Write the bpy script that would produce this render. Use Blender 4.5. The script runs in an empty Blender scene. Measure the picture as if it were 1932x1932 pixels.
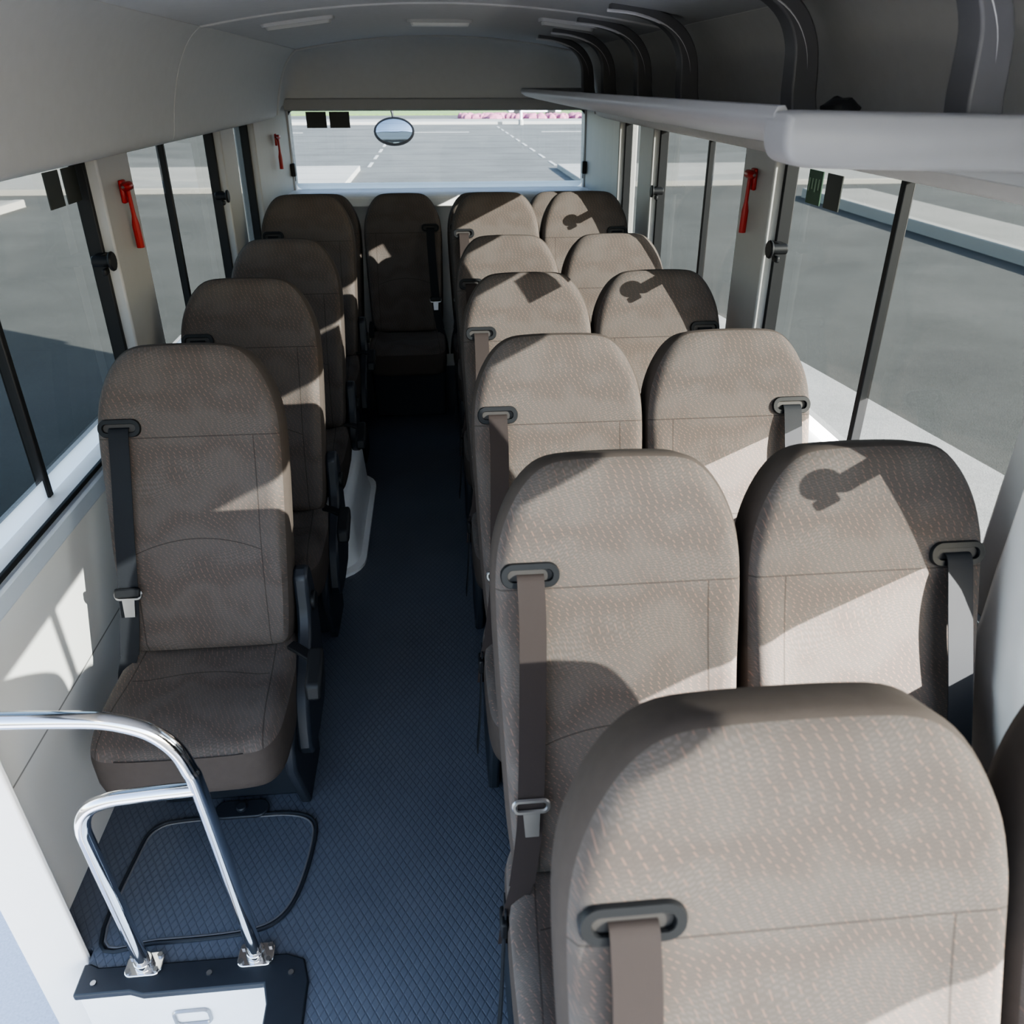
import bpy, bmesh, math, random
from mathutils import Vector, Matrix
random.seed(4)
SC = bpy.context.scene
COL = SC.collection
R = math.radians
XC = 0.04

# ------------------------------------------------------------------ helpers
def link(o, parent=None):
    COL.objects.link(o)
    if parent: o.parent = parent
    return o
def tag(o, label=None, cat=None, group=None, kind=None):
    if label: o['label'] = label
    if cat: o['category'] = cat
    if group: o['group'] = group
    if kind: o['kind'] = kind
    return o
def empty(name, loc, label=None, cat=None, group=None, rz=0):
    o = bpy.data.objects.new(name, None); o.location = loc; o.rotation_euler = (0, 0, rz)
    o.empty_display_size = .1
    link(o); return tag(o, label, cat, group)
def catmull(pts, n=4, closed=False):
    P = [Vector(p) for p in pts]; out = []; L = len(P)
    for i in range(L if closed else L-1):
        if closed: a, b, c, d = P[i-1], P[i], P[(i+1) % L], P[(i+2) % L]
        else: a, b, c, d = P[max(i-1, 0)], P[i], P[i+1], P[min(i+2, L-1)]
        for k in range(n):
            t = k/n
            out.append(.5*((2*b)+(c-a)*t+(2*a-5*b+4*c-d)*t*t+(3*b-a-3*c+d)*t**3))
    if not closed: out.append(P[-1])
    return out
def rrect(w, h, r, n=5):
    out = []
    for cx, cy, a0 in ((w/2-r, h/2-r, 0), (-w/2+r, h/2-r, 90), (-w/2+r, -h/2+r, 180), (w/2-r, -h/2+r, 270)):
        for k in range(n+1):
            a = R(a0+90*k/n); out.append((cx+r*math.cos(a), cy+r*math.sin(a)))
    return out
class MB:
    def __init__(s): s.v = []; s.f = []; s.m = []
    def face(s, idx, mi=0): s.f.append(tuple(idx)); s.m.append(mi)
    def hexa(s, p, mi=0):
        b = len(s.v); s.v += [Vector(q) for q in p]
        for q in ((0,3,2,1),(4,5,6,7),(0,1,5,4),(1,2,6,5),(2,3,7,6),(3,0,4,7)): s.face([b+i for i in q], mi)
    def box(s, x0, x1, y0, y1, z0, z1, mi=0):
        s.hexa([(x0,y0,z0),(x1,y0,z0),(x1,y1,z0),(x0,y1,z0),(x0,y0,z1),(x1,y0,z1),(x1,y1,z1),(x0,y1,z1)], mi)
    def quad(s, p, mi=0):
        b = len(s.v); s.v += [Vector(q) for q in p]; s.face(range(b, b+len(p)), mi)
    def loft(s, rings, mis=0, cap0=True, cap1=True, closed=True, capm=None):
        n = len(rings[0]); b = len(s.v)
        for r in rings: s.v += [Vector(p) for p in r]
        for k in range(len(rings)-1):
            mi = mis if isinstance(mis, int) else mis[k]
            for i in range(n if closed else n-1):
                j = (i+1) % n
                s.face((b+k*n+i, b+k*n+j, b+(k+1)*n+j, b+(k+1)*n+i), mi)
        m0 = mis if isinstance(mis, int) else mis[0]; m1 = mis if isinstance(mis, int) else mis[-1]
        if cap0: s.face([b+i for i in range(n)][::-1], m0)
        if cap1: s.face([b+(len(rings)-1)*n+i for i in range(n)], m1)
    def tube(s, path, r, n=10, closed=False, mi=0, sx=1.0):
        P = [Vector(p) for p in path]; L = len(P); rings = []; up = None
        for i, p in enumerate(P):
            if closed: t = P[(i+1) % L]-P[i-1]
            else: t = P[min(i+1, L-1)]-P[max(i-1, 0)]
            t.normalize()
            if up is None:
                up = Vector((0,0,1)) if abs(t.z) < .9 else Vector((0,1,0))
            side = t.cross(up); side.normalize(); up = side.cross(t); up.normalize()
            rr = r(i/(L-1)) if callable(r) else r
            rings.append([p+side*rr*math.cos(2*math.pi*k/n)*sx+up*rr*math.sin(2*math.pi*k/n) for k in range(n)])
        if closed:
            rings.append(rings[0]); s.loft(rings, mi, False, False)
        else: s.loft(rings, mi)
    def prism(s, pts, y0, y1, mi=0):      # pts (x,z) closed, extruded along y
        s.loft([[(x, y0, z) for x, z in pts], [(x, y1, z) for x, z in pts]], mi)
    def prism_x(s, pts, x0, x1, mi=0):    # pts (y,z)
        s.loft([[(x0, y, z) for y, z in pts], [(x1, y, z) for y, z in pts]], mi)
    def prism_z(s, pts, z0, z1, mi=0):    # pts (x,y)
        s.loft([[(x, y, z0) for x, y in pts], [(x, y, z1) for x, y in pts]], mi)
    def ribbon(s, path, w, th=.0022, mi=0, wd=(1,0,0)):
        rings = []; W = Vector(wd)*w/2; P = [Vector(p) for p in path]
        for i, p in enumerate(P):
            t = (P[min(i+1, len(P)-1)]-P[max(i-1, 0)]).normalized()
            nrm = t.cross(Vector(wd)).normalized()*th/2
            rings.append([p-W-nrm, p+W-nrm, p+W+nrm, p-W+nrm])
        s.loft(rings, mi)
    def build(s, name, mats, parent=None, smooth=True, ang=35, bevel=0, seg=2, recalc=True, kind=None, loc=None, rot=None, weld=True):
        me = bpy.data.meshes.new(name); me.from_pydata([tuple(v) for v in s.v], [], s.f)
        if not isinstance(mats, (list, tuple)): mats = [mats]
        for m in mats: me.materials.append(m)
        me.polygons.foreach_set('material_index', s.m)
        bm = bmesh.new(); bm.from_mesh(me)
        if weld: bmesh.ops.remove_doubles(bm, verts=bm.verts, dist=1e-5)
        if recalc: bmesh.ops.recalc_face_normals(bm, faces=bm.faces)
        bm.to_mesh(me); bm.free()
        if smooth:
            me.shade_smooth(); me.set_sharp_from_angle(angle=R(ang))
        o = bpy.data.objects.new(name, me)
        if loc: o.location = loc
        if rot: o.rotation_euler = rot
        link(o, parent)
        if bevel:
            b = o.modifiers.new('bevel', 'BEVEL'); b.width = bevel; b.segments = seg; b.limit_method = 'ANGLE'; b.angle_limit = R(40)
        if kind: o['kind'] = kind
        return o

# ------------------------------------------------------------------ materials
def newmat(name):
    m = bpy.data.materials.new(name); m.use_nodes = True
    nt = m.node_tree; return m, nt, nt.nodes['Principled BSDF']
def mth(nt, op, *a):
    n = nt.nodes.new('ShaderNodeMath'); n.operation = op
    for i, v in enumerate(a):
        if isinstance(v, (int, float)): n.inputs[i].default_value = v
        else: nt.links.new(v, n.inputs[i])
    return n.outputs[0]
def mixc(nt, f, a, b):
    n = nt.nodes.new('ShaderNodeMix'); n.data_type = 'RGBA'
    for sock, v in ((n.inputs['Factor'], f), (n.inputs[6], a), (n.inputs[7], b)):
        if isinstance(v, (int, float)): sock.default_value = v
        elif isinstance(v, tuple): sock.default_value = (*v, 1)
        else: nt.links.new(v, sock)
    return n.outputs[2]
def coords(nt, kind='Object'):
    tc = nt.nodes.new('ShaderNodeTexCoord'); sp = nt.nodes.new('ShaderNodeSeparateXYZ')
    nt.links.new(tc.outputs[kind], sp.inputs[0]); return tc.outputs[kind], sp.outputs
def noise(nt, vec, scale, detail=3, rough=.5):
    n = nt.nodes.new('ShaderNodeTexNoise'); n.inputs['Scale'].default_value = scale; n.inputs['Detail'].default_value = detail
    n.inputs['Roughness'].default_value = rough
    nt.links.new(vec, n.inputs['Vector']); return n.outputs['Fac']
def bump(nt, b, h, strength=.3, dist=.01):
    n = nt.nodes.new('ShaderNodeBump'); n.inputs['Strength'].default_value = strength; n.inputs['Distance'].default_value = dist
    nt.links.new(h, n.inputs['Height']); nt.links.new(n.outputs[0], b.inputs['Normal'])
def plain(name, c, rough=.5, metal=0, var=.06, nscale=30, bmp=0, spec=.5):
    m, nt, b = newmat(name)
    vec, _ = coords(nt)
    f = noise(nt, vec, nscale)
    lo = tuple(max(0, x*(1-var)) for x in c); hi = tuple(min(1, x*(1+var)) for x in c)
    nt.links.new(mixc(nt, f, lo, hi), b.inputs['Base Color'])
    b.inputs['Roughness'].default_value = rough; b.inputs['Metallic'].default_value = metal
    b.inputs['Specular IOR Level'].default_value = spec
    if bmp: bump(nt, b, noise(nt, vec, nscale*12, 2), bmp, .002)
    return m
def translucent(name, c):
    m = bpy.data.materials.new(name); m.use_nodes = True; nt = m.node_tree
    nt.nodes.remove(nt.nodes['Principled BSDF']); out = nt.nodes['Material Output']
    vec, _ = coords(nt); f = noise(nt, vec, 20)
    col = mixc(nt, f, tuple(x*.97 for x in c), c)
    t = nt.nodes.new('ShaderNodeBsdfTranslucent'); d = nt.nodes.new('ShaderNodeBsdfDiffuse'); mx = nt.nodes.new('ShaderNodeMixShader')
    nt.links.new(col, t.inputs[0]); nt.links.new(col, d.inputs[0]); mx.inputs[0].default_value = .6
    nt.links.new(d.outputs[0], mx.inputs[1]); nt.links.new(t.outputs[0], mx.inputs[2]); nt.links.new(mx.outputs[0], out.inputs[0])
    return m
def fabric(name, cushion=False):
    m, nt, b = newmat(name)
    vec, s = coords(nt)
    x = s[0]; z = s[1] if cushion else s[2]
    low = noise(nt, vec, 5.5, 1)
    wav = mth(nt, 'SINE', mth(nt, 'ADD', mth(nt, 'MULTIPLY', x, 24.0), mth(nt, 'MULTIPLY', z, 8.0)))
    v = mth(nt, 'ADD', mth(nt, 'MULTIPLY', z, 116.0), mth(nt, 'ADD', mth(nt, 'MULTIPLY', wav, 1.2), mth(nt, 'MULTIPLY', low, 17.0)))
    row = mth(nt, 'FLOOR', v)
    off = mth(nt, 'FRACT', mth(nt, 'MULTIPLY', mth(nt, 'SINE', mth(nt, 'MULTIPLY', row, 12.9)), 43.7))
    u = mth(nt, 'ADD', mth(nt, 'MULTIPLY', x, 72.0), off)
    fu = mth(nt, 'SUBTRACT', mth(nt, 'FRACT', u), .5); fv = mth(nt, 'SUBTRACT', mth(nt, 'FRACT', v), .5)
    d = mth(nt, 'ABSOLUTE', mth(nt, 'ADD', fu, mth(nt, 'MULTIPLY', fv, .42)))
    dash = mth(nt, 'MULTIPLY', mth(nt, 'LESS_THAN', d, .068), mth(nt, 'LESS_THAN', mth(nt, 'ABSOLUTE', fv), .33))
    big = noise(nt, vec, 9, 2)
    band = mth(nt, 'SINE', mth(nt, 'ADD', mth(nt, 'MULTIPLY', v, .34), mth(nt, 'MULTIPLY', big, 14.0)))
    band = mth(nt, 'MULTIPLY_ADD', band, .5, .5)
    u2 = mth(nt, 'ADD', mth(nt, 'MULTIPLY', x, 430.0), mth(nt, 'MULTIPLY', v, 1.2))
    dot = mth(nt, 'GREATER_THAN', mth(nt, 'MULTIPLY', mth(nt, 'SINE', u2), mth(nt, 'SINE', mth(nt, 'MULTIPLY', v, 12.57))), .2)
    base = mixc(nt, band, (.079, .067, .061), (.088, .077, .071))
    base = mixc(nt, mth(nt, 'MULTIPLY', mth(nt, 'MULTIPLY', dot, mth(nt, 'MULTIPLY_ADD', band, .75, .25)), .26), base, (.160, .142, .132))
    base = mixc(nt, mth(nt, 'MULTIPLY', dash, mth(nt, 'MULTIPLY_ADD', band, -.18, .52)), base, (.225, .138, .106))
    ax = mth(nt, 'ABSOLUTE', x)
    def line(a, c, w): return mth(nt, 'LESS_THAN', mth(nt, 'ABSOLUTE', mth(nt, 'SUBTRACT', a, c)), w)
    if cushion:
        l = line(mth(nt, 'ADD', ax, mth(nt, 'MULTIPLY', z, .06)), .158, .0016)
        l = mth(nt, 'MAXIMUM', l, mth(nt, 'MULTIPLY', line(mth(nt, 'ADD', z, mth(nt, 'MULTIPLY', mth(nt, 'MULTIPLY', x, x), 1.2)), -.09, .0016), mth(nt, 'LESS_THAN', ax, .16)))
    else:
        l = line(z, .535, .0014)
        l = mth(nt, 'MAXIMUM', l, mth(nt, 'MULTIPLY', line(ax, .150, .0014), mth(nt, 'LESS_THAN', z, .535)))
        l = mth(nt, 'MAXIMUM', l, mth(nt, 'MULTIPLY', line(mth(nt, 'ADD', z, mth(nt, 'MULTIPLY', mth(nt, 'MULTIPLY', x, x), 1.5)), .29, .0014), mth(nt, 'LESS_THAN', ax, .150)))
    base = mixc(nt, mth(nt, 'MULTIPLY', l, .6), base, (.03, .025, .022))
    nt.links.new(base, b.inputs['Base Color'])
    b.inputs['Roughness'].default_value = .9; b.inputs['Specular IOR Level'].default_value = .2
    b.inputs['Sheen Weight'].default_value = .06
    h = mth(nt, 'SUBTRACT', mth(nt, 'MULTIPLY', noise(nt, vec, 700, 1), .25), mth(nt, 'MULTIPLY', l, 1.0))
    bump(nt, b, h, .35, .003)
    return m
def glassmat(name, tint, lines=False, refl=True):
    m = bpy.data.materials.new(name); m.use_nodes = True; nt = m.node_tree
    nt.nodes.remove(nt.nodes['Principled BSDF']); out = nt.nodes['Material Output']
    t = nt.nodes.new('ShaderNodeBsdfTransparent'); t.inputs[0].default_value = (*tint, 1)
    if lines:
        _, s = coords(nt)
        f = mth(nt, 'LESS_THAN', mth(nt, 'FRACT', mth(nt, 'MULTIPLY', s[2], 30.0)), .045)
        nt.links.new(mixc(nt, f, tint, tuple(x*.7 for x in tint)), t.inputs[0])
    if not refl:
        nt.links.new(t.outputs[0], out.inputs[0]); return m
    g = nt.nodes.new('ShaderNodeBsdfGlossy'); g.inputs['Roughness'].default_value = .02
    lw = nt.nodes.new('ShaderNodeLayerWeight'); lw.inputs['Blend'].default_value = .5
    fac = mth(nt, 'MULTIPLY_ADD', mth(nt, 'POWER', lw.outputs['Facing'], 4.0), .26, .025)
    mx = nt.nodes.new('ShaderNodeMixShader'); nt.links.new(fac, mx.inputs[0])
    nt.links.new(t.outputs[0], mx.inputs[1]); nt.links.new(g.outputs[0], mx.inputs[2]); nt.links.new(mx.outputs[0], out.inputs[0])
    return m
def floormat():
    m, nt, b = newmat('rubber_floor')
    vec, s = coords(nt)
    p = mth(nt, 'ABSOLUTE', mth(nt, 'SINE', mth(nt, 'MULTIPLY', mth(nt, 'ADD', s[0], mth(nt, 'MULTIPLY', s[1], .62)), 165.0)))
    q = mth(nt, 'ABSOLUTE', mth(nt, 'SINE', mth(nt, 'MULTIPLY', mth(nt, 'SUBTRACT', s[0], mth(nt, 'MULTIPLY', s[1], .62)), 165.0)))
    g = mth(nt, 'MINIMUM', p, q)
    ln = mth(nt, 'LESS_THAN', g, .20)
    n = noise(nt, vec, 6, 4)
    c = mixc(nt, n, (.083, .097, .128), (.115, .131, .162))
    c = mixc(nt, mth(nt, 'MULTIPLY', ln, .32), c, (.03, .038, .055))
    nt.links.new(c, b.inputs['Base Color']); b.inputs['Roughness'].default_value = .42
    bump(nt, b, mth(nt, 'MINIMUM', g, .45), .45, .004)
    return m
def asphalt(name, c0, c1):
    m, nt, b = newmat(name); vec, _ = coords(nt)
    f = mth(nt, 'ADD', mth(nt, 'MULTIPLY', noise(nt, vec, .5, 7, .68), .65), mth(nt, 'MULTIPLY', noise(nt, vec, 45, 3), .35))
    f = mth(nt, 'MULTIPLY_ADD', mth(nt, 'SUBTRACT', f, .5), 2.4, .5)
    nt.links.new(mixc(nt, f, c0, c1), b.inputs['Base Color']); b.inputs['Roughness'].default_value = .9
    bump(nt, b, noise(nt, vec, 90, 2), .3, .01); return m
def panelmat(name, c, seamz):
    m, nt, b = newmat(name); vec, s = coords(nt)
    l = mth(nt, 'LESS_THAN', mth(nt, 'ABSOLUTE', mth(nt, 'SUBTRACT', s[2], seamz)), .0025)
    n = noise(nt, vec, 5)
    c1 = mixc(nt, n, tuple(x*.95 for x in c), tuple(min(1, x*1.04) for x in c))
    nt.links.new(mixc(nt, mth(nt, 'MULTIPLY', l, .8), c1, (.1, .1, .1)), b.inputs['Base Color'])
    b.inputs['Roughness'].default_value = .45
    bump(nt, b, noise(nt, vec, 500, 1), .08, .001); return m

M = dict(
    back=fabric('seat_fabric'), cush=fabric('cushion_fabric', True),
    side=plain('plain_brown_fabric', (.064, .053, .047), .9, var=.1, nscale=60, bmp=.2, spec=.2),
    shell=plain('dark_back_shell', (.030, .027, .026), .6),
    black=plain('black_plastic', (.010, .011, .013), .5, var=.1, spec=.3),
    dkblue=plain('dark_base_plastic', (.019, .023, .031), .45, var=.1, spec=.4),
    strapb=plain('brown_webbing', (.029, .022, .021), .75, nscale=300, bmp=.2, spec=.3),
    strapg=plain('charcoal_webbing', (.014, .016, .020), .7, nscale=300, bmp=.2, spec=.25),
    chrome=plain('chrome', (.82, .83, .85), .10, 1.0, var=.02),
    steel=plain('tongue_steel', (.42, .42, .43), .3, 1.0),
    wall=panelmat('wall_panel', (.58, .59, .59), .42),
    white=plain('white_paint', (.87, .87, .87), .35, var=.03),
    step=plain('speckled_paving', (.50, .53, .62), .85, var=.25, nscale=140),
    frost=translucent('bright_strip_white', (.90, .92, .94)), bstrip=translucent('bright_strip_blue', (.66, .72, .80)),  # for added strips that pass outside light so window feet read bright
    trim=plain('blue_grey_trim', (.40, .46, .54), .4, var=.04),
    pillar=plain('pillar_plastic', (.34, .34, .338), .5, var=.03),
    cove=plain('cove_vinyl', (.54, .54, .535), .6, var=.04, bmp=.05),
    ceil=plain('ceiling_cloth', (.58, .58, .59), .85, var=.05, bmp=.1),
    rackdk=plain('rack_dark_panel', (.50, .495, .485), .6),
    rack=plain('rack_grey_plastic', (.33, .33, .34), .4, var=.03),
    brk=plain('bracket_plastic', (.13, .13, .14), .4),
    brkedge=plain('bracket_edge', (.65, .65, .67), .3),
    floor=floormat(),
    glass=glassmat('window_glass', (.93, .95, .94)), film=glassmat('tint_film', (.26, .27, .263), refl=False),
    rglass=glassmat('rear_glass', (.48, .525, .555), lines=True),
    red=plain('red_plastic', (.30, .006, .006), .35),
    lampw=plain('lamp_white', (.9, .9, .88), .3),
    stick=plain('black_sticker', (.02, .024, .022), .5), stickg=plain('green_sticker', (.025, .07, .04), .5),
    pale=plain('pale_print', (.16, .24, .17), .5),
    mirror=plain('mirror_glass', (.75, .8, .82), .04, 1.0, var=.01),
    asph=asphalt('asphalt', (.044, .045, .042), (.106, .107, .101)),
    pave=asphalt('concrete_paving', (.20, .195, .18), (.31, .30, .28)),
    kerb=plain('kerb_concrete', (.34, .33, .31), .85), line=plain('road_paint', (.32, .32, .31), .8),
    grass=plain('grass', (.13, .20, .06), .9, var=.4, nscale=3), pink=plain('pink_flowers', (.36, .13, .21), .9, var=.5, nscale=4),
    carw=plain('car_paint', (.7, .71, .72), .25), carp=plain('car_paint_maroon', (.35, .05, .12), .25),
    dkglass=plain('car_glass', (.02, .025, .03), .1), tyre=plain('tyre', (.02, .02, .02), .8),
)

# ------------------------------------------------------------------ seat
TH = R(19.4); HB = .43
half = [(0, 0), (.146, 0), (.187, .008), (.199, .05), (.207, .2), (.214, .4), (.216, .52), (.212, .59), (.199, .645), (.175, .695), (.146, .730), (.112, .748), (.06, .753), (0, .754)]
h2 = [Vector((x, z)) for x, z in [tuple(p) for p in catmull(half, 3)]]
outline = h2 + [Vector((-p.x, p.y)) for p in reversed(h2[1:-1])]
def ss(a, b, t):
    t = max(0, min(1, (t-a)/(b-a))); return t*t*(3-2*t)
def yfront(x, z):
    y = -.030
    y -= .016*math.exp(-((z-.24)/.15)**2)
    y -= .008*math.exp(-((z-.62)/.12)**2)
    y -= .010*math.exp(-((abs(x)-.182)/.028)**2)*(1-ss(.40, .56, z))
    return y
def backrest_mesh():
    mb = MB(); rings = []
    def ring(i, y): return [(p.x*(1-i/.216), y, .377+(p.y-.377)*(1-i/.377)) for p in outline]
    rings += [ring(.12, .082), ring(.03, .080), ring(.009, .070), ring(.0, .05), ring(0, .02), ring(0, -.004)]
    mis = [2, 2, 1, 1, 1]
    rings.append(ring(.006, -.020)); mis.append(1)
    for t, e in ((.935, .93), (.88, 1), (.80, 1), (.70, 1), (.58, 1), (.45, 1), (.3, 1), (.15, 1)):
        rings.append([(p.x*t, yfront(p.x*t, .377+(p.y-.377)*t)*e, .377+(p.y-.377)*t) for p in outline]); mis.append(0)
    mb.loft(rings, mis)
    return mb
def cushion_mesh():
    mb = MB()
    hp = [(0, .07), (.146, .07), (.195, .06), (.209, .02), (.212, -.1), (.212, -.22), (.206, -.29), (.182, -.332), (.14, -.345), (.07, -.349), (0, -.35)]
    hh = [Vector((a, b)) for a, b in [tuple(p) for p in catmull(hp, 3)]]
    ol = hh + [Vector((-p.x, p.y)) for p in reversed(hh[1:-1])]
    def ring(i, z): return [(p.x*(1-i/.212), -.14+(p.y+.14)*(1-i/.21), z) for p in ol]
    def zt(x, y):
        return .002+.014*math.exp(-((abs(x)-.172)/.03)**2)-.022*ss(.2, .36, -y)-.008*math.exp(-((y+.12)/.1)**2)*(abs(x) < .2)
    rings = [ring(.05, -.155), ring(.02, -.150), ring(.004, -.135), ring(0, -.11), ring(0, -.05), ring(.003, -.03)]
    mis = [1, 1, 1, 1, 1]
    for t, dz in ((.965, -.014), (.92, -.004), (.85, 0), (.75, 0), (.62, 0), (.48, 0), (.33, 0), (.16, 0)):
        rings.append([(p.x*t, -.14+(p.y+.14)*t, zt(p.x*t, -.14+(p.y+.14)*t)+dz) for p in ol]); mis.append(0)
    mb.loft(rings, mis)
    return mb
def make_seat(belt, cover, strapmat, ped0=0.0, wide=False, panel=True):
    r = empty('bus_seat', (0, 0, 0), cat='seat', group='brown patterned bus seats')
    backrest_mesh().build('backrest', [M['back'], M['side'], M['shell']], r, ang=50, loc=(0, 0, HB), rot=(-TH, 0, 0))
    cushion_mesh().build('seat_cushion', [M['cush'], M['side']], r, ang=50, loc=(0, 0, HB))
    mb = MB()
    w = .205 if wide else .185
    yf = -.27 if wide else -.16
    zm = max(.20, ped0+.01)
    mb.loft([[(-w, yf, .285), (w, yf, .285), (w, .10, .285), (-w, .10, .285)],
             [(-w, yf+.02, zm), (w, yf+.02, zm), (w, .10, zm), (-w, .10, zm)],
             [(-w*.97, yf+.05, ped0), (w*.97, yf+.05, ped0), (w*.97, .08, ped0), (-w*.97, .08, ped0)]])
    mb.build('pedestal', M['dkblue'], r, bevel=.012)
    if cover and cover != belt:
        mb = MB()
        pts = [(-.15, .19), (.06, .19), (.13, .28), (.145, .44), (.13, .56), (.10, .60), (.06, .585), (.045, .50), (.01, .44), (-.06, .40), (-.12, .36), (-.16, .28)]
        if not panel: pts = [(.0, .36), (.06, .30), (.13, .32), (.145, .44), (.13, .56), (.10, .60), (.06, .585), (.045, .50), (.01, .44)]
        pts = [tuple(p) for p in catmull(pts, 2, True)]
        mb.prism_x(pts, cover*.206, cover*.242)
        hc = mb.build('hinge_cover', M['dkblue'], r, bevel=.008)
        mb = MB(); mb.tube([(cover*.238, .085, .50), (cover*.252, .085, .50)], .026, 14)
        mb.build('hinge_cap', M['black'], hc, bevel=.003)
    if cover and panel:
        mb = MB(); mb.prism_x([(-.14, 0+ped0), (.05, 0+ped0), (.07, .2), (.0, .3), (-.20, .29), (-.22, .2)], cover*.180, cover*.208)
        mb.build('side_panel', M['dkblue'], r, bevel=.008)
    gx = belt*.153; gz = .560
    mb = MB()
    y0g = yfront(gx, gz)
    o1, i1 = rrect(.098, .043, .020, 6), rrect(.074, .019, .0092, 6)
    mb.loft([[(gx+a, y0g+.006, gz+b) for a, b in o1], [(gx+a, y0g-.004, gz+b) for a, b in o1],
             [(gx+a*.97, y0g-.0075, gz+b*.93) for a, b in o1], [(gx+a*1.04, y0g-.0075, gz+b*1.12) for a, b in i1],
             [(gx+a, y0g-.004, gz+b) for a, b in i1], [(gx+a, y0g+.004, gz+b) for a, b in i1]])
    g = mb.build('belt_guide', M['black'], r, loc=(0, 0, HB), rot=(-TH, 0, 0), ang=50)
    mb = MB(); mb.loft([[(gx+a, y0g+.005, gz+b) for a, b in i1], [(gx+a, y0g-.001, gz+b) for a, b in i1]])
    mb.build('slot', M['shell'], g)
    path = catmull([(gx, -.034, gz+.001), (gx, -.048, gz-.012), (gx, -.058, gz-.10), (gx+belt*.006, -.066, .30), (gx+belt*.012, -.066, .17), (gx+belt*.018, -.064, .10), (gx+belt*.031, -.056, .01)], 4)
    mb = MB(); mb.ribbon(path, .045)
    path2 = [(gx+belt*.031, -.056, .01), (gx+belt*.047, -.052, -.05), (gx+belt*.055, -.02, -.13)]
    mb.ribbon(catmull(path2, 4), .040)
    sb = mb.build('seat_belt', strapmat, r, loc=(0, 0, HB), rot=(-TH, 0, 0))
    mb = MB(); tz = .165; tx = gx+belt*.012
    mb.tube([(tx+a, -.070, tz+b) for a, b in rrect(.058, .020, .009)], .0042, 6, True)
    mb.loft([[(tx+a*.9, -.074, tz-.012+b) for a, b in ((-.016, 0), (.016, 0), (.013, -.042), (-.013, -.042))], [(tx+a*.9, -.071, tz-.012+b) for a, b in ((-.016, 0), (.016, 0), (.013, -.042), (-.013, -.042))]])
    mb.build('belt_tongue', M['steel'], sb)
    if strapmat is M['strapg']:
        mb = MB(); mb.box(tx-.030, tx+.030, -.079, -.066, tz-.006, tz+.018)
        mb.build('tongue_grip', M['black'], sb, bevel=.005)
    if cover and cover == belt:           # loose strap end hanging at the aisle side
        mb = MB(); c = cover
        mb.ribbon(catmull([(c*.214, -.055, .42), (c*.219, -.075, .33), (c*.226, -.11, .24), (c*.236, -.15, .17)], 4), .034, .003, wd=(0, .95, .3))
        tl = mb.build('strap_end', M['strapg'], r)
        mb = MB(); mb.box(*sorted((c*.210, c*.224)), -.085, -.045, .36, .40); mb.build('strap_adjuster', M['black'], tl, bevel=.004)
    bs = -belt
    mb = MB()
    if cover == bs:                       # buckle standing out over the aisle
        a, b = sorted((bs*.258, bs*.296))
        mb.hexa([(a, -.225, .430), (b, -.225, .430), (b, -.125, .465), (a, -.125, .465), (a, -.215, .470), (b, -.215, .470), (b, -.115, .505), (a, -.115, .505)])
        bu = mb.build('buckle', M['black'], r, bevel=.008)
        mb = MB(); mb.ribbon([(bs*.205, -.06, .470), (bs*.235, -.10, .485), (bs*.27, -.135, .486)], .030, .010, wd=(.5, .8, 0))
        mb.build('buckle_stalk', M['black'], bu, bevel=.003)
    else:
        bx = bs*.192
        mb.hexa([(bx-.014, -.20, .455), (bx+.014, -.20, .455), (bx+.014, -.12, .485), (bx-.014, -.12, .485), (bx-.014, -.185, .500), (bx+.014, -.185, .500), (bx+.014, -.105, .525), (bx-.014, -.105, .525)])
        bu = mb.build('buckle', M['black'], r, bevel=.006)
        mb = MB(); mb.ribbon([(bx-bs*.006, .02, .42), (bx, -.05, .475), (bx, -.12, .505)], .026, .006)
        mb.build('buckle_stalk', M['black'], bu)
    return r
def children(o): return [c for c in bpy.data.objects if c.parent == o]
def copy_tree(o, parent=None):
    c = o.copy(); COL.objects.link(c)
    if parent: c.parent = parent
    for ch in children(o): copy_tree(ch, c)
    return c
protos = {}
def seat(kind, x, yrow, label, z=0.0, sx=1.0):
    cfg = {'ra': (-1, -1, M['strapb'], 0), 'rw': (1, 0, M['strapg'], 0), 'l': (-1, 1, M['strapg'], 0),
           'ra8': (-1, -1, M['strapb'], -.08), 'rw8': (1, 0, M['strapg'], -.08), 'l8': (-1, 1, M['strapg'], -.08),
           'larch': (-1, 1, M['strapg'], .25), 'bc': (1, 0, M['strapg'], 0), 'bl': (-1, 0, M['strapg'], 0)}[kind]
    if kind not in protos:
        o = make_seat(*cfg, wide=kind in ('bc', 'bl'), panel=kind != 'larch'); protos[kind] = o
    else: o = copy_tree(protos[kind])
    o.location = (x, yrow-.27, z); o['label'] = label; o.scale = (sx, 1, 1)
    return o
XA, XW, XL = .280, .715, -.610
YA = 1.167; P = .70
nm = ['first', 'second', 'third', 'fourth', 'fifth']
for i in range(5):
    hi = i == 4
    seat('ra8' if hi else 'ra', XA, YA+P*i, 'aisle-side brown seat of the %s right-hand pair behind the nearest seat' % nm[i], z=.08 if hi else 0)
    seat('rw8' if hi else 'rw', XW, YA+P*i, 'window-side brown seat of the %s right-hand pair behind the nearest seat' % nm[i], z=.08 if hi else 0)
seat('ra', .327, .563, 'nearest brown bus seat, huge in the lower right corner and cut by the frame', sx=1.10)
seat('rw', .773, .560, 'dark brown seat cut by the right frame edge, beside the nearest seat', sx=.92)
lab = ['nearest single brown seat on the left, whole cushion visible behind the chrome handrail',
       'second single seat on the left, just behind the nearest left seat',
       'third single seat on the left, standing over the white wheel arch',
       'rearmost single seat on the left, in front of the back bench']
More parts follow.
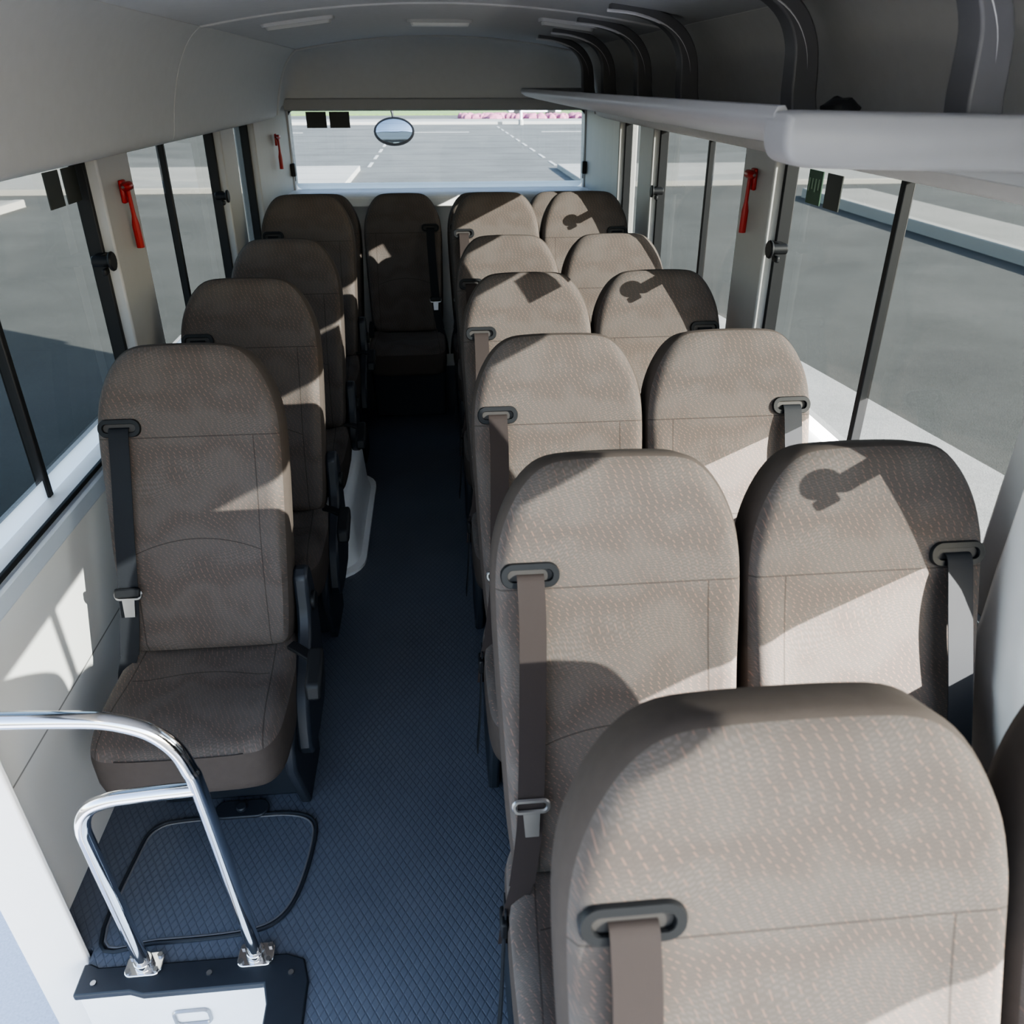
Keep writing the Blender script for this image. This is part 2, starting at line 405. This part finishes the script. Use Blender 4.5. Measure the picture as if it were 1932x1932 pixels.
for i in range(4):
    kind = ['l', 'l', 'larch', 'l8'][i]
    seat(kind, XL, YA+P*(i+1), lab[i], z=.08 if i == 3 else 0)
seat('bl', -.640, 4.66, 'back bench seat at the left wall, mostly hidden behind the rearmost left seat')
seat('bc', -.190, 4.66, 'back bench seat at the end of the aisle with cushion and belt in view')
seat('bl', .274, 4.66, 'back bench seat right of the aisle, peeping out behind the right pairs')
seat('bc', .707, 4.66, 'back bench seat at the right wall, nearly hidden behind the right pairs')

# ------------------------------------------------------------------ shell
def S(z): return .962-.0175*z
def wp(sg, s, y, z): return (XC+sg*s, y, z)
ZB, ZT = .795, 1.505
def wbox(mb, sg, y0, y1, z0, z1, i, o, mi=0):
    a0, b0, a1, b1 = S(z0)+i, S(z0)+o, S(z1)+i, S(z1)+o
    mb.hexa([wp(sg, a0, y0, z0), wp(sg, b0, y0, z0), wp(sg, b0, y1, z0), wp(sg, a0, y1, z0),
             wp(sg, a1, y0, z1), wp(sg, b1, y0, z1), wp(sg, b1, y1, z1), wp(sg, a1, y1, z1)], mi)
def wall(sg, name, yf):
    mb = MB()
    wbox(mb, sg, yf, 5.1, -.35, .745, 0, .03, 0)
    wbox(mb, sg, yf, 5.1, .745, ZB, -.014, .07, 1)                  # padded sill rail
    wbox(mb, sg, yf, 5.1, ZB, ZB+.012, .004, .07, 2)              # white ledge under the glass
    for y0, y1 in ((.935, 1.14), (2.335, 2.58), (3.72, 3.97)):
        if y1 < yf: continue
        wbox(mb, sg, max(y0, yf), y1, ZB+.004, ZT+.03, 0, .060, 3)
    for k in range(5):
        ya, yb = 4.42+.14*k, 4.42+.14*(k+1)
        da, db = -.065*(k/5)**2, -.065*((k+1)/5)**2
        q = []
        for z in (ZB, ZT+.06):
            q += [wp(sg, S(z)+da, ya, z), wp(sg, S(z)+.10, ya, z), wp(sg, S(z)+.10, yb, z), wp(sg, S(z)+db, yb, z)]
        mb.hexa(q, 3)
    wbox(mb, sg, yf, 4.45, ZT, ZT+.05, -.015, .10, 3)               # head rail
    return mb.build(name, [M['wall'], M['trim'], M['white'], M['pillar']], kind='structure', bevel=.008)
wall(-1, 'wall_left', 1.07)
wall(1, 'wall_right', -.6)
# flared pillar cover at right front
mb = MB()
rings = []
for z, i, y0, y1 in ((.55, -.008, .78, 1.06), (.66, -.030, .80, 1.06), (.74, -.040, .86, 1.07), (.82, -.030, .91, 1.08), (1.0, -.016, .935, 1.10), (1.5, -.012, .935, 1.11)):
    s = S(z)+i
    rings.append([wp(1, S(z)+.01, y0, z), wp(1, s+.02, y0+.01, z), wp(1, s, y0+.04, z), wp(1, s, y1-.04, z), wp(1, s+.02, y1-.01, z), wp(1, S(z)+.01, y1, z)])
mb.loft(rings)
mb.build('trim_1', M['white'], kind='structure', ang=60)

# windows: rubber frame, panes, frosted lower strip added for brightness, tint film, slider bars, latch
wn = 1
def window(sg, y0, y1, mul, latch=True, stick=None):
    global wn
    z0, z1 = ZB+.012, ZT
    zf = z0+.047 if sg < 0 else z0+.040
    def q(o, y, z): return wp(sg, S(z)+o, y, z)
    mb = MB()
    wbox(mb, sg, y0, y1, z1-.012, z1+.004, .045, .07)
    wbox(mb, sg, y0, y0+.012, z0, z1, .03, .07); wbox(mb, sg, y1-.014, y1+.002, z0, z1, .030, .07)
    wbox(mb, sg, y0, y1, ZB+.006, ZB+.018, -.006, .006)             # dark seal line at the inner sill edge
    w = mb.build('window_%d' % wn, M['black'], kind='structure', bevel=.003); wn += 1
    mb = MB()
    if mul:
        mb.quad([q(.056, y0, z0), q(.056, mul, z0), q(.056, mul, z1), q(.056, y0, z1)])
        mb.quad([q(.064, mul, z0), q(.064, y1, z0), q(.064, y1, z1), q(.064, mul, z1)])
    else: mb.quad([q(.06, y0, z0), q(.06, y1, z0), q(.06, y1, z1), q(.06, y0, z1)])
    mb.build('glass', M['glass'], w, smooth=False, recalc=False, weld=False)
    mb = MB(); mb.quad([q(.053, y0, z0), q(.053, y1, z0), q(.053, y1, zf), q(.053, y0, zf)])
    mb.build('bright_strip', M['bstrip' if sg < 0 else 'frost'], w, smooth=False, recalc=False)  # translucent strip added to make the foot of the pane bright
    # darker film, lower edge shaped so stronger sun patches reach the right seats
    fl = (lambda y: max(zf, 1.06-.075*(y-.8))) if sg > 0 else (lambda y: zf)
    mb = MB(); N = 6
    for k in range(N):
        a, b = y0+(y1-y0)*k/N, y0+(y1-y0)*(k+1)/N
        mb.quad([q(.067, a, fl(a)), q(.067, b, fl(b)), q(.067, b, z1), q(.067, a, z1)])
    mb.build('tint_film', M['film'], w, smooth=False, recalc=False)
    if mul:
        mb = MB(); wbox(mb, sg, mul-.010, mul+.010, ZB+.012, z1, .046, .072)
        mb.build('slider_bar', M['black'], w, bevel=.003)
    if latch:
        mb = MB(); zc = 1.25; yc = y1-.062
        wbox(mb, sg, yc, y1, zc-.012, zc+.014, .020, .048)             # arm to the frame
        mb.tube([q(-.006, yc, zc), q(.045, yc, zc)], .015, 12)
        mb.tube([q(-.012, yc, zc), q(-.002, yc, zc)], .026, 14)         # round grip
        wbox(mb, sg, yc-.030, yc+.0, zc-.034, zc-.016, .004, .016)
        mb.build('latch', M['black'], w, bevel=.004)
    for (yc, zc, ww, hh, mt) in (stick or []):
        mb = MB(); mb.hexa([q(.050, yc-ww/2, zc-hh/2), q(.053, yc-ww/2, zc-hh/2), q(.053, yc+ww/2, zc-hh/2), q(.050, yc+ww/2, zc-hh/2), q(.050, yc-ww/2, zc+hh/2), q(.053, yc-ww/2, zc+hh/2), q(.053, yc+ww/2, zc+hh/2), q(.050, yc+ww/2, zc+hh/2)])
        st = mb.build('sticker', M[mt], w, smooth=False)
        if mt == 'stickg':
            mb = MB()
            for k in range(4):
                yy = yc-.03+.019*k
                mb.box(*sorted((q(.0485, yy, zc)[0], q(.0495, yy, zc)[0])), yy, yy+.008, zc-.005-.006*(k % 2), zc+.022)
            mb.build('print_marks', M['pale'], st, smooth=False)
    return w
window(-1, 1.15, 2.335, 1.735, stick=[(2.165, 1.445, .085, .085, 'stick'), (2.272, 1.445, .085, .085, 'stick')])
window(-1, 2.58, 3.72, 3.08)
window(-1, 3.97, 4.42, None, False)
window(1, 1.14, 2.335, 1.735, stick=[(2.17, 1.43, .085, .085, 'stickg'), (2.06, 1.43, .085, .085, 'stick')])
window(1, 2.58, 3.72, 3.08)
window(1, 3.97, 4.42, None, False)
window(1, -.45, .935, .30)

# coves and ceiling
cov = [(.935, 1.500), (.912, 1.508), (.900, 1.525), (.893, 1.555), (.878, 1.625), (.845, 1.72), (.80, 1.795), (.755, 1.835)]
cov = [tuple(p) for p in catmull(cov, 3)]
tn = 2
def cove(sg, y0, y1, mat):
    global tn
    pts = [(XC+sg*s, z) for s, z in cov] + [(XC+sg*(s+.03), z+.03) for s, z in reversed(cov)]
    mb = MB(); mb.prism(pts, y0, y1)
    mb.build('trim_%d' % tn, mat, kind='structure', bevel=.003, ang=45); tn += 1
for y0, y1 in ((-.6, 1.50), (1.504, 2.945), (2.95, 4.93)): cove(-1, y0, y1, M['cove'])
cove(1, -.6, 4.93, M['rackdk'])
def arch(s): return 1.835+.068*(1-(s/.755)**2)
mb = MB()
sv = [-.755+1.51*k/24 for k in range(25)]
for y0, y1 in ((-.6, 2.945), (2.95, 4.93)):
    pts = [(XC+s, arch(s)) for s in sv] + [(XC+s, arch(s)+.03) for s in reversed(sv)]
    mb.prism(pts, y0, y1)
mb.box(XC-1.06, XC+1.06, -.6, 5.25, 1.97, 2.0)
for sg in (-1, 1): wbox(mb, sg, -.6, 5.25, 1.52, 1.98, .10, .13)
mb.build('ceiling', M['ceil'], kind='structure', ang=45)
# rear wall : lower panel, side jambs, domed header
mb = MB()
mb.box(XC-.95, XC+.95, 5.06, 5.22, -.3, 1.09, 0)
mb.prism_x([(4.93, 1.03), (4.93, 1.085), (4.96, 1.105), (5.10, 1.112), (5.20, 1.112), (5.20, 1.03)], XC-.93, XC+.93, 0)
for sg in (-1, 1):
    mb.hexa([wp(sg, .875, 5.08, 1.09), wp(sg, 1.03, 5.08, 1.09), wp(sg, 1.03, 5.2, 1.09), wp(sg, .875, 5.2, 1.09),
             wp(sg, .865, 5.08, 1.6), wp(sg, 1.03, 5.08, 1.6), wp(sg, 1.03, 5.2, 1.6), wp(sg, .865, 5.2, 1.6)], 1)
mb.box(XC-.93, XC+.93, 5.06, 5.2, 1.535, 1.60, 1)
mb.box(XC-1.06, XC+1.06, 5.2, 5.25, 1.56, 2.0, 1)
mb.build('wall_rear', [M['white'], M['pillar']], kind='structure', bevel=.008)
prof = [(-s, z) for s, z in cov[6:]] + [(s, arch(s)) for s in sv[1:-1]] + [(s, z) for s, z in reversed(cov[6:])]
rings = []
for k in range(9):
    t = k/8
    rings.append([(XC+s*(1-.02*t), 4.925+.15*math.sin(t*math.pi/2)**.8, z+(1.585-z)*(1-math.cos(t*math.pi/2))) for s, z in prof])
mb = MB(); mb.loft(rings, 0, False, False, closed=False)
o = mb.build('trim_%d' % tn, M['cove'], kind='structure', ang=60, recalc=False); tn += 1
mb = MB(); mb.tube([(XC+s, 4.925, z-.004) for s, z in prof], .009, 8)
mb.build('trim_%d' % tn, M['cove'], kind='structure'); tn += 1
mb = MB(); mb.tube([(XC+s, 2.9475, arch(s)+.0) for s in sv], .006, 8)
mb.build('trim_%d' % tn, M['cove'], kind='structure'); tn += 1
# rear window
mb = MB()
loop = rrect(1.755, .435, .05); ZR = 1.328
mb.tube([(XC+a, 5.10, ZR+b) for a, b in loop[18:]+loop[:18] if b > -.17], .008, 8)
w = mb.build('window_%d' % wn, M['black'], kind='structure')
mb = MB(); mb.quad([(XC+a, 5.12, ZR+b) for a, b in loop]); mb.build('glass', M['rglass'], w, smooth=False, recalc=False)
mb = MB(); mb.quad([(XC-.87, 5.135, 1.108), (XC+.87, 5.135, 1.108), (XC+.87, 5.135, 1.145), (XC-.87, 5.135, 1.145)])
mb.build('bright_strip', M['frost'], w, smooth=False, recalc=False)  # added strip, brightens the lower edge of the rear glass
for xx in (-.672, -.538):
    mb = MB(); mb.box(xx-.058, xx+.058, 5.112, 5.116, 1.445, 1.53); mb.build('sticker', M['stick'], w, smooth=False)
mb = MB()
for sg in (-1, 1): mb.box(XC+sg*.872-.012, XC+sg*.872+.012, 5.05, 5.09, 1.19, 1.26)
mb.build('latch', M['black'], w, bevel=.004)

# floor, step well
mb = MB()
mb.box(-.37, 1.0, -.6, 1.02, -.10, 0); mb.box(-.83, 1.0, 1.02, 5.08, -.10, 0); mb.box(-.93, -.83, 1.10, 5.08, -.10, 0)
mb.build('floor', M['floor'], kind='structure', smooth=False)
mb = MB()
mb.box(-.83, -.40, 1.0, 1.03, -.45, -.012)
mb.box(-.40, -.375, -.2, 1.03, -.45, -.012)
mb.box(-.83, -.375, -.2, 1.03, -.47, -.45)
mb.build('trim_%d' % tn, M['white'], kind='structure', bevel=.004); tn += 1
mb = MB()   # rubber nosing with a dip in front of the rail
pts = [(-.835, 1.06), (-.835, .992), (-.72, .992), (-.69, .982), (-.44, .982), (-.428, .94), (-.425, -.2), (-.345, -.2), (-.345, .98), (-.36, 1.03), (-.40, 1.045), (-.80, 1.05), (-.82, 1.06)]
mb.prism_z(pts, -.012, .007)
nos = mb.build('trim_%d' % tn, M['dkblue'], kind='structure', bevel=.004); tn += 1
for x, y in ((-.385, 1.0), (-.385, .86), (-.385, .70), (-.56, 1.015), (-.80, 1.015)):
    mb = MB(); mb.tube([(x, y, .005), (x, y, .010)], .006, 10); mb.build('screw', M['steel'], nos)
mb = MB(); loop = rrect(.075, .05, .012)
mb.tube([(-.615+a, .997, -.12+b) for a, b in loop], .004, 6, True)
mb.build('pull_ring', M['steel'], nos)
# white door post beside the step
mb = MB(); mb.hexa([(-.835, 1.075, -.44), (-.935, 1.045, -.44), (-.955, 1.10, -.44), (-.835, 1.09, -.44), (-.84, 1.075, .76), (-.935, 1.045, .76), (-.955, 1.10, .76), (-.84, 1.09, .76)])
mb.build('door_1', M['white'], kind='structure', bevel=.004)
# wheel arch cover
mb = MB()
ol = rrect(.57, .84, .13, 6)
def ar(k, z): return [(-.655+a*k, 2.97+b*k, z) for a, b in ol]
mb.loft([ar(1.10, .0), ar(1.10, .012), ar(1.02, .014), ar(.985, .05), ar(.955, .20), ar(.93, .235), ar(.86, .25)])
mb.build('trim_%d' % tn, M['white'], kind='structure', ang=50); tn += 1

# floor hatch
h = empty('floor_hatch', (-.60, 1.26, 0), 'rounded floor hatch outlined by a thin bead behind the handrail', 'hatch')
mb = MB()
hp = [(-.218, -.155), (-.10, -.163), (.08, -.160), (.165, -.135), (.205, -.06), (.222, .08), (.208, .14), (.15, .165), (.05, .168), (-.12, .168), (-.19, .150), (-.212, .08)]
hp = [tuple(p) for p in catmull(hp, 5, True)]
mb.tube([(a, b, .003) for a, b in hp], .0048, 8, True); mb.tube([(a*.968, b*.957, .003) for a, b in hp], .0030, 8, True, 1)
mb.build('rim', [M['dkblue'], M['brk']], h)
mb = MB(); mb.prism_z([(a*.97, b*.97) for a, b in hp], .0005, .004); mb.build('lid', M['floor'], h, smooth=False)
mb = MB(); mb.prism_z([(.02+a, .185+b) for a, b in rrect(.14, .055, .027)], .001, .012); mb.tube([(.02, .185, .010), (.02, .185, .022)], .014, 12)
mb.build('latch', M['dkblue'], h, bevel=.003)

# ------------------------------------------------------------------ handrail
h = empty('handrail', (-.58, 1.045, 0), 'bent chrome handrail standing on the floor edge beside the entrance step', 'handrail')
def rel(p): return (p[0]+.58, 0, p[1])
top = catmull([rel(p) for p in [(-.915, .735), (-.80, .732), (-.66, .722), (-.60, .712), (-.545, .685), (-.51, .64), (-.495, .585), (-.487, .52), (-.470, .15), (-.466, .01)]], 6)
mb = MB(); mb.tube(top, .0155, 14); mb.build('top_rail', M['chrome'], h)
lo = catmull([rel(p) for p in [(-.49, .535), (-.60, .528), (-.655, .521), (-.695, .50), (-.716, .455), (-.717, .38), (-.708, .12), (-.703, .01)]], 6)
mb = MB(); mb.tube(lo, .0145, 14); mb.build('lower_loop', M['chrome'], h)
for x in (-.466, -.703):
    mb = MB(); mb.prism_z([(x+.58+a, b) for a, b in rrect(.078, .052, .016)], .007, .012)
    mb.tube([(x+.58, 0, .011), (x+.58, 0, .029)], .020, 14)
    f = mb.build('flange', M['chrome'], h, bevel=.002)
    for a in (-.029, .029):
        for b in (-.016, .016):
            mb = MB(); mb.tube([(x+.58+a, b, .011), (x+.58+a, b, .018)], .006, 6); mb.build('bolt', M['steel'], f)

# ------------------------------------------------------------------ luggage rack
rk = empty('luggage_rack', (.72, 1.1, 1.6), 'grey overhead luggage shelf along the right wall with arched dark brackets', 'luggage rack')
O = Vector((.72, 1.1, 1.6))
def rp(x, y, z): return (x-O.x, y-O.y, z-O.z)
def shelf_ring(y, xe):
    d = xe-.452
    pts = [(.452, 1.652), (.447, 1.642), (.451, 1.630), (.472, 1.618), (.53, 1.604), (.70, 1.572), (.95, 1.530), (.95, 1.60), (.70, 1.618), (.52, 1.628), (.475, 1.638), (.462, 1.653)]
    return [rp(x+d*max(0, (.95-x)/.5), y, z) for x, z in pts]
mb = MB()
ys = [(1.125, .462), (1.5, .458), (2.0, .452), (3.0, .452), (4.2, .455), (4.45, .462), (4.55, .485), (4.62, .53), (4.68, .60), (4.74, .72), (4.78, .84)]
mb.loft([shelf_ring(y, xe) for y, xe in ys])
mb.build('shelf', M['rack'], rk, ang=50)
mb = MB()
cp = catmull([(.460, 1.640), (.458, 1.628), (.460, 1.606), (.468, 1.590), (.486, 1.581), (.52, 1.578), (.62, 1.575), (.75, 1.572), (.96, 1.568), (.962, 1.60), (.96, 1.636), (.80, 1.641), (.60, 1.645), (.475, 1.647)], 3, True)
cp = [tuple(p) for p in cp]
mb.loft([[rp(x, 1.15, z) for x, z in cp], [rp(x, 1.090, z) for x, z in cp], [rp(.70+(x-.70)*.996, 1.080, 1.612+(z-1.612)*.96) for x, z in cp], [rp(.70+(x-.70)*.975, 1.074, 1.612+(z-1.612)*.82) for x, z in cp]])
mb.build('end_cap', M['rack'], rk, ang=60)
bp = catmull([(.52, 1.870), (.60, 1.862), (.68, 1.840), (.735, 1.805), (.768, 1.755), (.78, 1.70), (.785, 1.65), (.80, 1.60)], 4)
for y in (1.17, 1.77, 2.58, 3.13, 3.75, 4.25):
    mb = MB(); rings = []
    for i, p in enumerate(bp):
        t = (bp[min(i+1, len(bp)-1)]-bp[max(i-1, 0)]).normalized(); nx, nz = -t.y, t.x
        u = i/(len(bp)-1); hw = .024+.008*u; th = .014+.030*ss(.05, .8, u)
        rings.append([rp(p.x-nx*a, y+b, p.y-nz*a) for a, b in ((-.012, -hw*.8), (-.012, hw*.8), (th, hw), (th, -hw))])
    mb.loft(rings)
    b = mb.build('bracket', M['brk'], rk, bevel=.004, ang=50)
    mb = MB(); mb.tube([rp(p.x-.012, y-.022, p.y-.012) for p in bp], .0045, 6)
    mb.build('edge_bead', M['brkedge'], b)
# small black bundle on the shelf edge
mb = MB(); rings = []
for k in range(7):
    t = k/6; rr = .024*math.sin(math.pi*(.12+.80*t))
    rings.append([(-.032+.064*t, rr*1.1*math.cos(a)*(1+.25*math.sin(3*a+k)), .027+rr*.75*math.sin(a)*(1+.2*math.cos(2*a+2*k))) for a in [2*math.pi*j/12 for j in range(12)]])
mb.loft(rings)
tag(mb.build('cloth_bundle', M['black'], loc=(.665, 1.36, 1.615), rot=(0, 0, .1)), 'small crumpled black bundle lying on the luggage shelf behind its end cap', 'bundle')

# ------------------------------------------------------------------ ceiling lamps
def lamp(x, y, wx, wy, label, on):
    s = x-XC; z = arch(s); tilt = math.atan(2*.068*s/.755**2)
    e = empty('ceiling_lamp', (x, y, z), label, 'ceiling lamp', 'ceiling fittings'); e.rotation_euler = (0, tilt, 0)
    mb = MB(); mb.loft([[(a, b, .002) for a, b in rrect(wx, wy, .02)], [(a*.97, b*.95, -.012) for a, b in rrect(wx, wy, .02)]])
    mb.build('frame', M['cove'] if on else M['ceil'], e)
    mb = MB(); mb.loft([[(a, b, -.010) for a, b in rrect(wx*.9, wy*.78, .02)], [(a, b, -.022) for a, b in rrect(wx*.86, wy*.66, .018)]])
    mb.build('diffuser', M['lampw'] if on else M['cove'], e)
lamp(.05, 3.75, .27, .12, 'white rectangular ceiling lamp in the middle near the rear', True)
lamp(-.46, 3.3, .26, .10, 'flat grey ceiling fitting left of the white lamp', False)
lamp(.52, 3.35, .22, .10, 'flat grey ceiling fitting right of the white lamp near the rack', False)

# ------------------------------------------------------------------ emergency hammers
def hammer(sg, y, z, label, sc=1.0, off=0):
    x = XC+sg*(S(z)+off)
    e = empty('emergency_hammer', (x, y, z), label, 'hammer', 'red emergency hammers'); e.scale = (sc, sc, sc)
    e.rotation_euler = (0, sg*R(-1), 0)
    k = -sg
    mb = MB(); mb.box(min(0, k*.012), max(0, k*.012), -.017, .017, .030, .092); mb.build('bracket', M['red'], e, bevel=.004)
    mb = MB(); mb.tube([(k*.018, 0, .07), (k*.019, .002, .02), (k*.019, .004, -.005), (k*.018, .006, -.03), (k*.018, .010, -.095)], lambda t: .006+.005*ss(.45, .7, t), 10); mb.build('handle', M['red'], e)
    mb = MB(); mb.tube([(k*.018, -.034, .075), (k*.018, -.02, .075), (k*.018, .02, .075), (k*.018, .032, .075)], lambda t: .005+.008*math.sin(math.pi*min(1, max(0, t)))**.5, 10); hd = mb.build('head', M['red'], e)
    mb = MB(); mb.tube([(k*.018, -.042, .075), (k*.018, -.034, .075)], lambda t: .001+.004*t, 8); mb.build('tip', M['steel'], hd)
hammer(-1, 2.47, 1.345, 'red emergency hammer on the left pillar between the front windows')
hammer(-1, 4.80, 1.345, 'red emergency hammer on the far left rear corner pillar', .95, -.03)
hammer(1, 2.47, 1.36, 'red emergency hammer on the right pillar between two windows')

# ------------------------------------------------------------------ reversing mirror behind rear glass
e = empty('reversing_mirror', (-.262, 5.92, 1.385), 'oval black rimmed mirror on a stem behind the rear window', 'mirror'); e.rotation_euler = (R(-24), 0, 0); e.scale = (1.12, 1.12, 1.2)
mb = MB(); n = 28
el = [(math.cos(2*math.pi*k/n), math.sin(2*math.pi*k/n)) for k in range(n)]
mb.loft([[(a*.09, .04, b*.055) for a, b in el], [(a*.118, .02, b*.074) for a, b in el], [(a*.124, 0, b*.080) for a, b in el], [(a*.114, -.006, b*.070) for a, b in el]])
mb.build('housing', M['black'], e)
mb = MB(); mb.loft([[(a*.110, -.0065, b*.066) for a, b in el], [(a*.08, -.013, b*.05) for a, b in el], [(a*.03, -.016, b*.02) for a, b in el]], 0, False, True)
mb.build('mirror_glass', M['mirror'], e)
mb = MB(); mb.tube(catmull([(0, .03, .05), (-.01, .03, .12), (-.04, .0, .21)], 4), .008, 8); mb.build('stem', M['black'], e)

# ------------------------------------------------------------------ outdoors
G = -.72
mb = MB(); mb.quad([(-150, -80, G), (150, -80, G), (150, 160, G), (-150, 160, G)])
mb.build('asphalt_ground', M['asph'], kind='structure', smooth=False)
def slab(name, x0, x1, y0, y1, zt, mat, z0=G):
    mb = MB(); mb.box(x0, x1, y0, y1, z0-.02, zt); return mb.build(name, mat, kind='structure', bevel=.02)
slab('pavement', -2.5, -1.06, -3, 3.2, G+.12, M['step'])               # pale boarding kerb beside the entrance
slab('pavement', 8.9, 10.3, -20, 19, G+.18, M['pave']); slab('kerb', 8.7, 8.9, -20, 19, G+.20, M['kerb'])
slab('pavement', -11.5, -9.2, -20, 19, G+.14, M['pave']); slab('kerb', -9.2, -9.0, -20, 19, G+.15, M['kerb'])
slab('pavement', -14, -2.3, 21, 26.5, G+.13, M['pave']); slab('pavement', 3.9, 14, 21.5, 26.5, G+.13, M['pave'])
slab('kerb', -60, 60, 56, 56.5, G+.15, M['kerb'])
slab('pavement', -60, 60, 56.5, 61, G+.13, M['pave'])
tag(slab('grass', -60, 60, 72, 120, G+.10, M['grass']), kind='stuff', label='green grass strip beyond the road', cat='grass')
mb = MB()
for k in range(260):
    x = random.uniform(2, 45); y = random.uniform(62, 65.5); r = random.uniform(.2, .5)
    mb.loft([[(x+r*s*math.cos(a), y+r*s*math.sin(a), G+z) for a in [j*math.pi/3 for j in range(6)]] for s, z in ((1, 0), (1.1, .15), (.7, .32), (.2, .4))])
tag(mb.build('flower_bed', M['pink'], recalc=True, weld=False), 'pink flowers in a long bed far behind the rear window', 'flowers', kind='stuff')
mb = MB()
for xx in (-2.1, 4.0):
    for k in range(9): mb.box(xx-.05, xx+.05, 27.5+3*k, 29.0+3*k, G-.01, G+.012)
for k in range(6): mb.box(-30+9*k, -25+9*k, 47, 47.2, G-.01, G+.012)
mb.build('road_marking', M['line'], kind='structure', smooth=False)
e = empty('lamp_post', (5.7, 55.2, G), 'thin white post standing at the far kerb behind the rear window', 'post')
mb = MB(); mb.tube([(0, 0, 0), (0, 0, 5)], lambda t: .09-.04*t, 10); mb.build('pole', M['carw'], e)
mb = MB(); mb.tube([(0, 0, 0), (0, 0, .3)], .16, 10); mb.build('base', M['kerb'], e)
def car(x, y, mat, label):
    c = empty('car', (x, y, G), label, 'car', rz=R(90))
    pr = [(-2.1, .3), (-2.15, .7), (-1.9, .85), (-1.1, .92), (-.6, 1.35), (.9, 1.40), (1.6, .98), (2.1, .9), (2.15, .4), (2.05, .28)]
    mb = MB(); mb.loft([[(.0+s*.85, yy*1.0, z) if z < 1 else (s*.68, yy, z) for yy, z in pr] for s in (-1, 1)])
    mb.build('body', mat, c, bevel=.05)
    mb = MB()
    for s in (-1, 1): mb.hexa([(s*.80, -.95, .95), (s*.84, -.95, .95), (s*.84, 1.4, .98), (s*.80, 1.4, .98), (s*.70, -.55, 1.3), (s*.73, -.55, 1.3), (s*.73, .85, 1.34), (s*.70, .85, 1.34)])
    mb.build('window', M['dkglass'], c)
    for s in (-1, 1):
        for yy in (-1.35, 1.35):
            mb = MB(); mb.tube([(s*.70, yy, .32), (s*.88, yy, .32)], .32, 16); mb.build('wheel', M['tyre'], c)
car(8.2, 69.5, M['carw'], 'pale car parked beyond the pink flowers, seen through the rear window')
car(14.6, 68.5, M['carp'], 'dark pink car parked at the right end of the rear window view')

# ------------------------------------------------------------------ light
sun = bpy.data.lights.new('sun', 'SUN'); sun.energy = 54.0; sun.angle = R(.4); sun.color = (1.0, .95, .89)
so = bpy.data.objects.new('sun', sun); link(so)
so.rotation_euler = Vector((-1.0, .62, -.445)).to_track_quat('-Z', 'Y').to_euler()
wd = bpy.data.worlds.new('world'); SC.world = wd; wd.use_nodes = True
nt = wd.node_tree; bg = nt.nodes['Background']
sk = nt.nodes.new('ShaderNodeTexSky'); sk.sky_type = 'NISHITA'; sk.sun_disc = False; sk.sun_elevation = R(22); sk.sun_rotation = R(121)
hs = nt.nodes.new('ShaderNodeHueSaturation'); hs.inputs['Saturation'].default_value = .82
nt.links.new(sk.outputs[0], hs.inputs['Color'])
nt.links.new(hs.outputs[0], bg.inputs[0]); bg.inputs[1].default_value = 1.08
SC.view_settings.view_transform = 'AgX'
SC.view_settings.look = 'AgX - Medium High Contrast'

# ------------------------------------------------------------------ camera
cd = bpy.data.cameras.new('camera'); cd.sensor_width = 36; cd.lens = 1450/1932*36; cd.clip_start = .02; cd.clip_end = 500
cd.dof.use_dof = True; cd.dof.focus_distance = 2.3; cd.dof.aperture_fstop = 6.3
co = bpy.data.objects.new('camera', cd); link(co); co.location = (0, 0, 1.68); co.rotation_euler = (R(90-29.22), 0, R(-5.3))
SC.camera = co
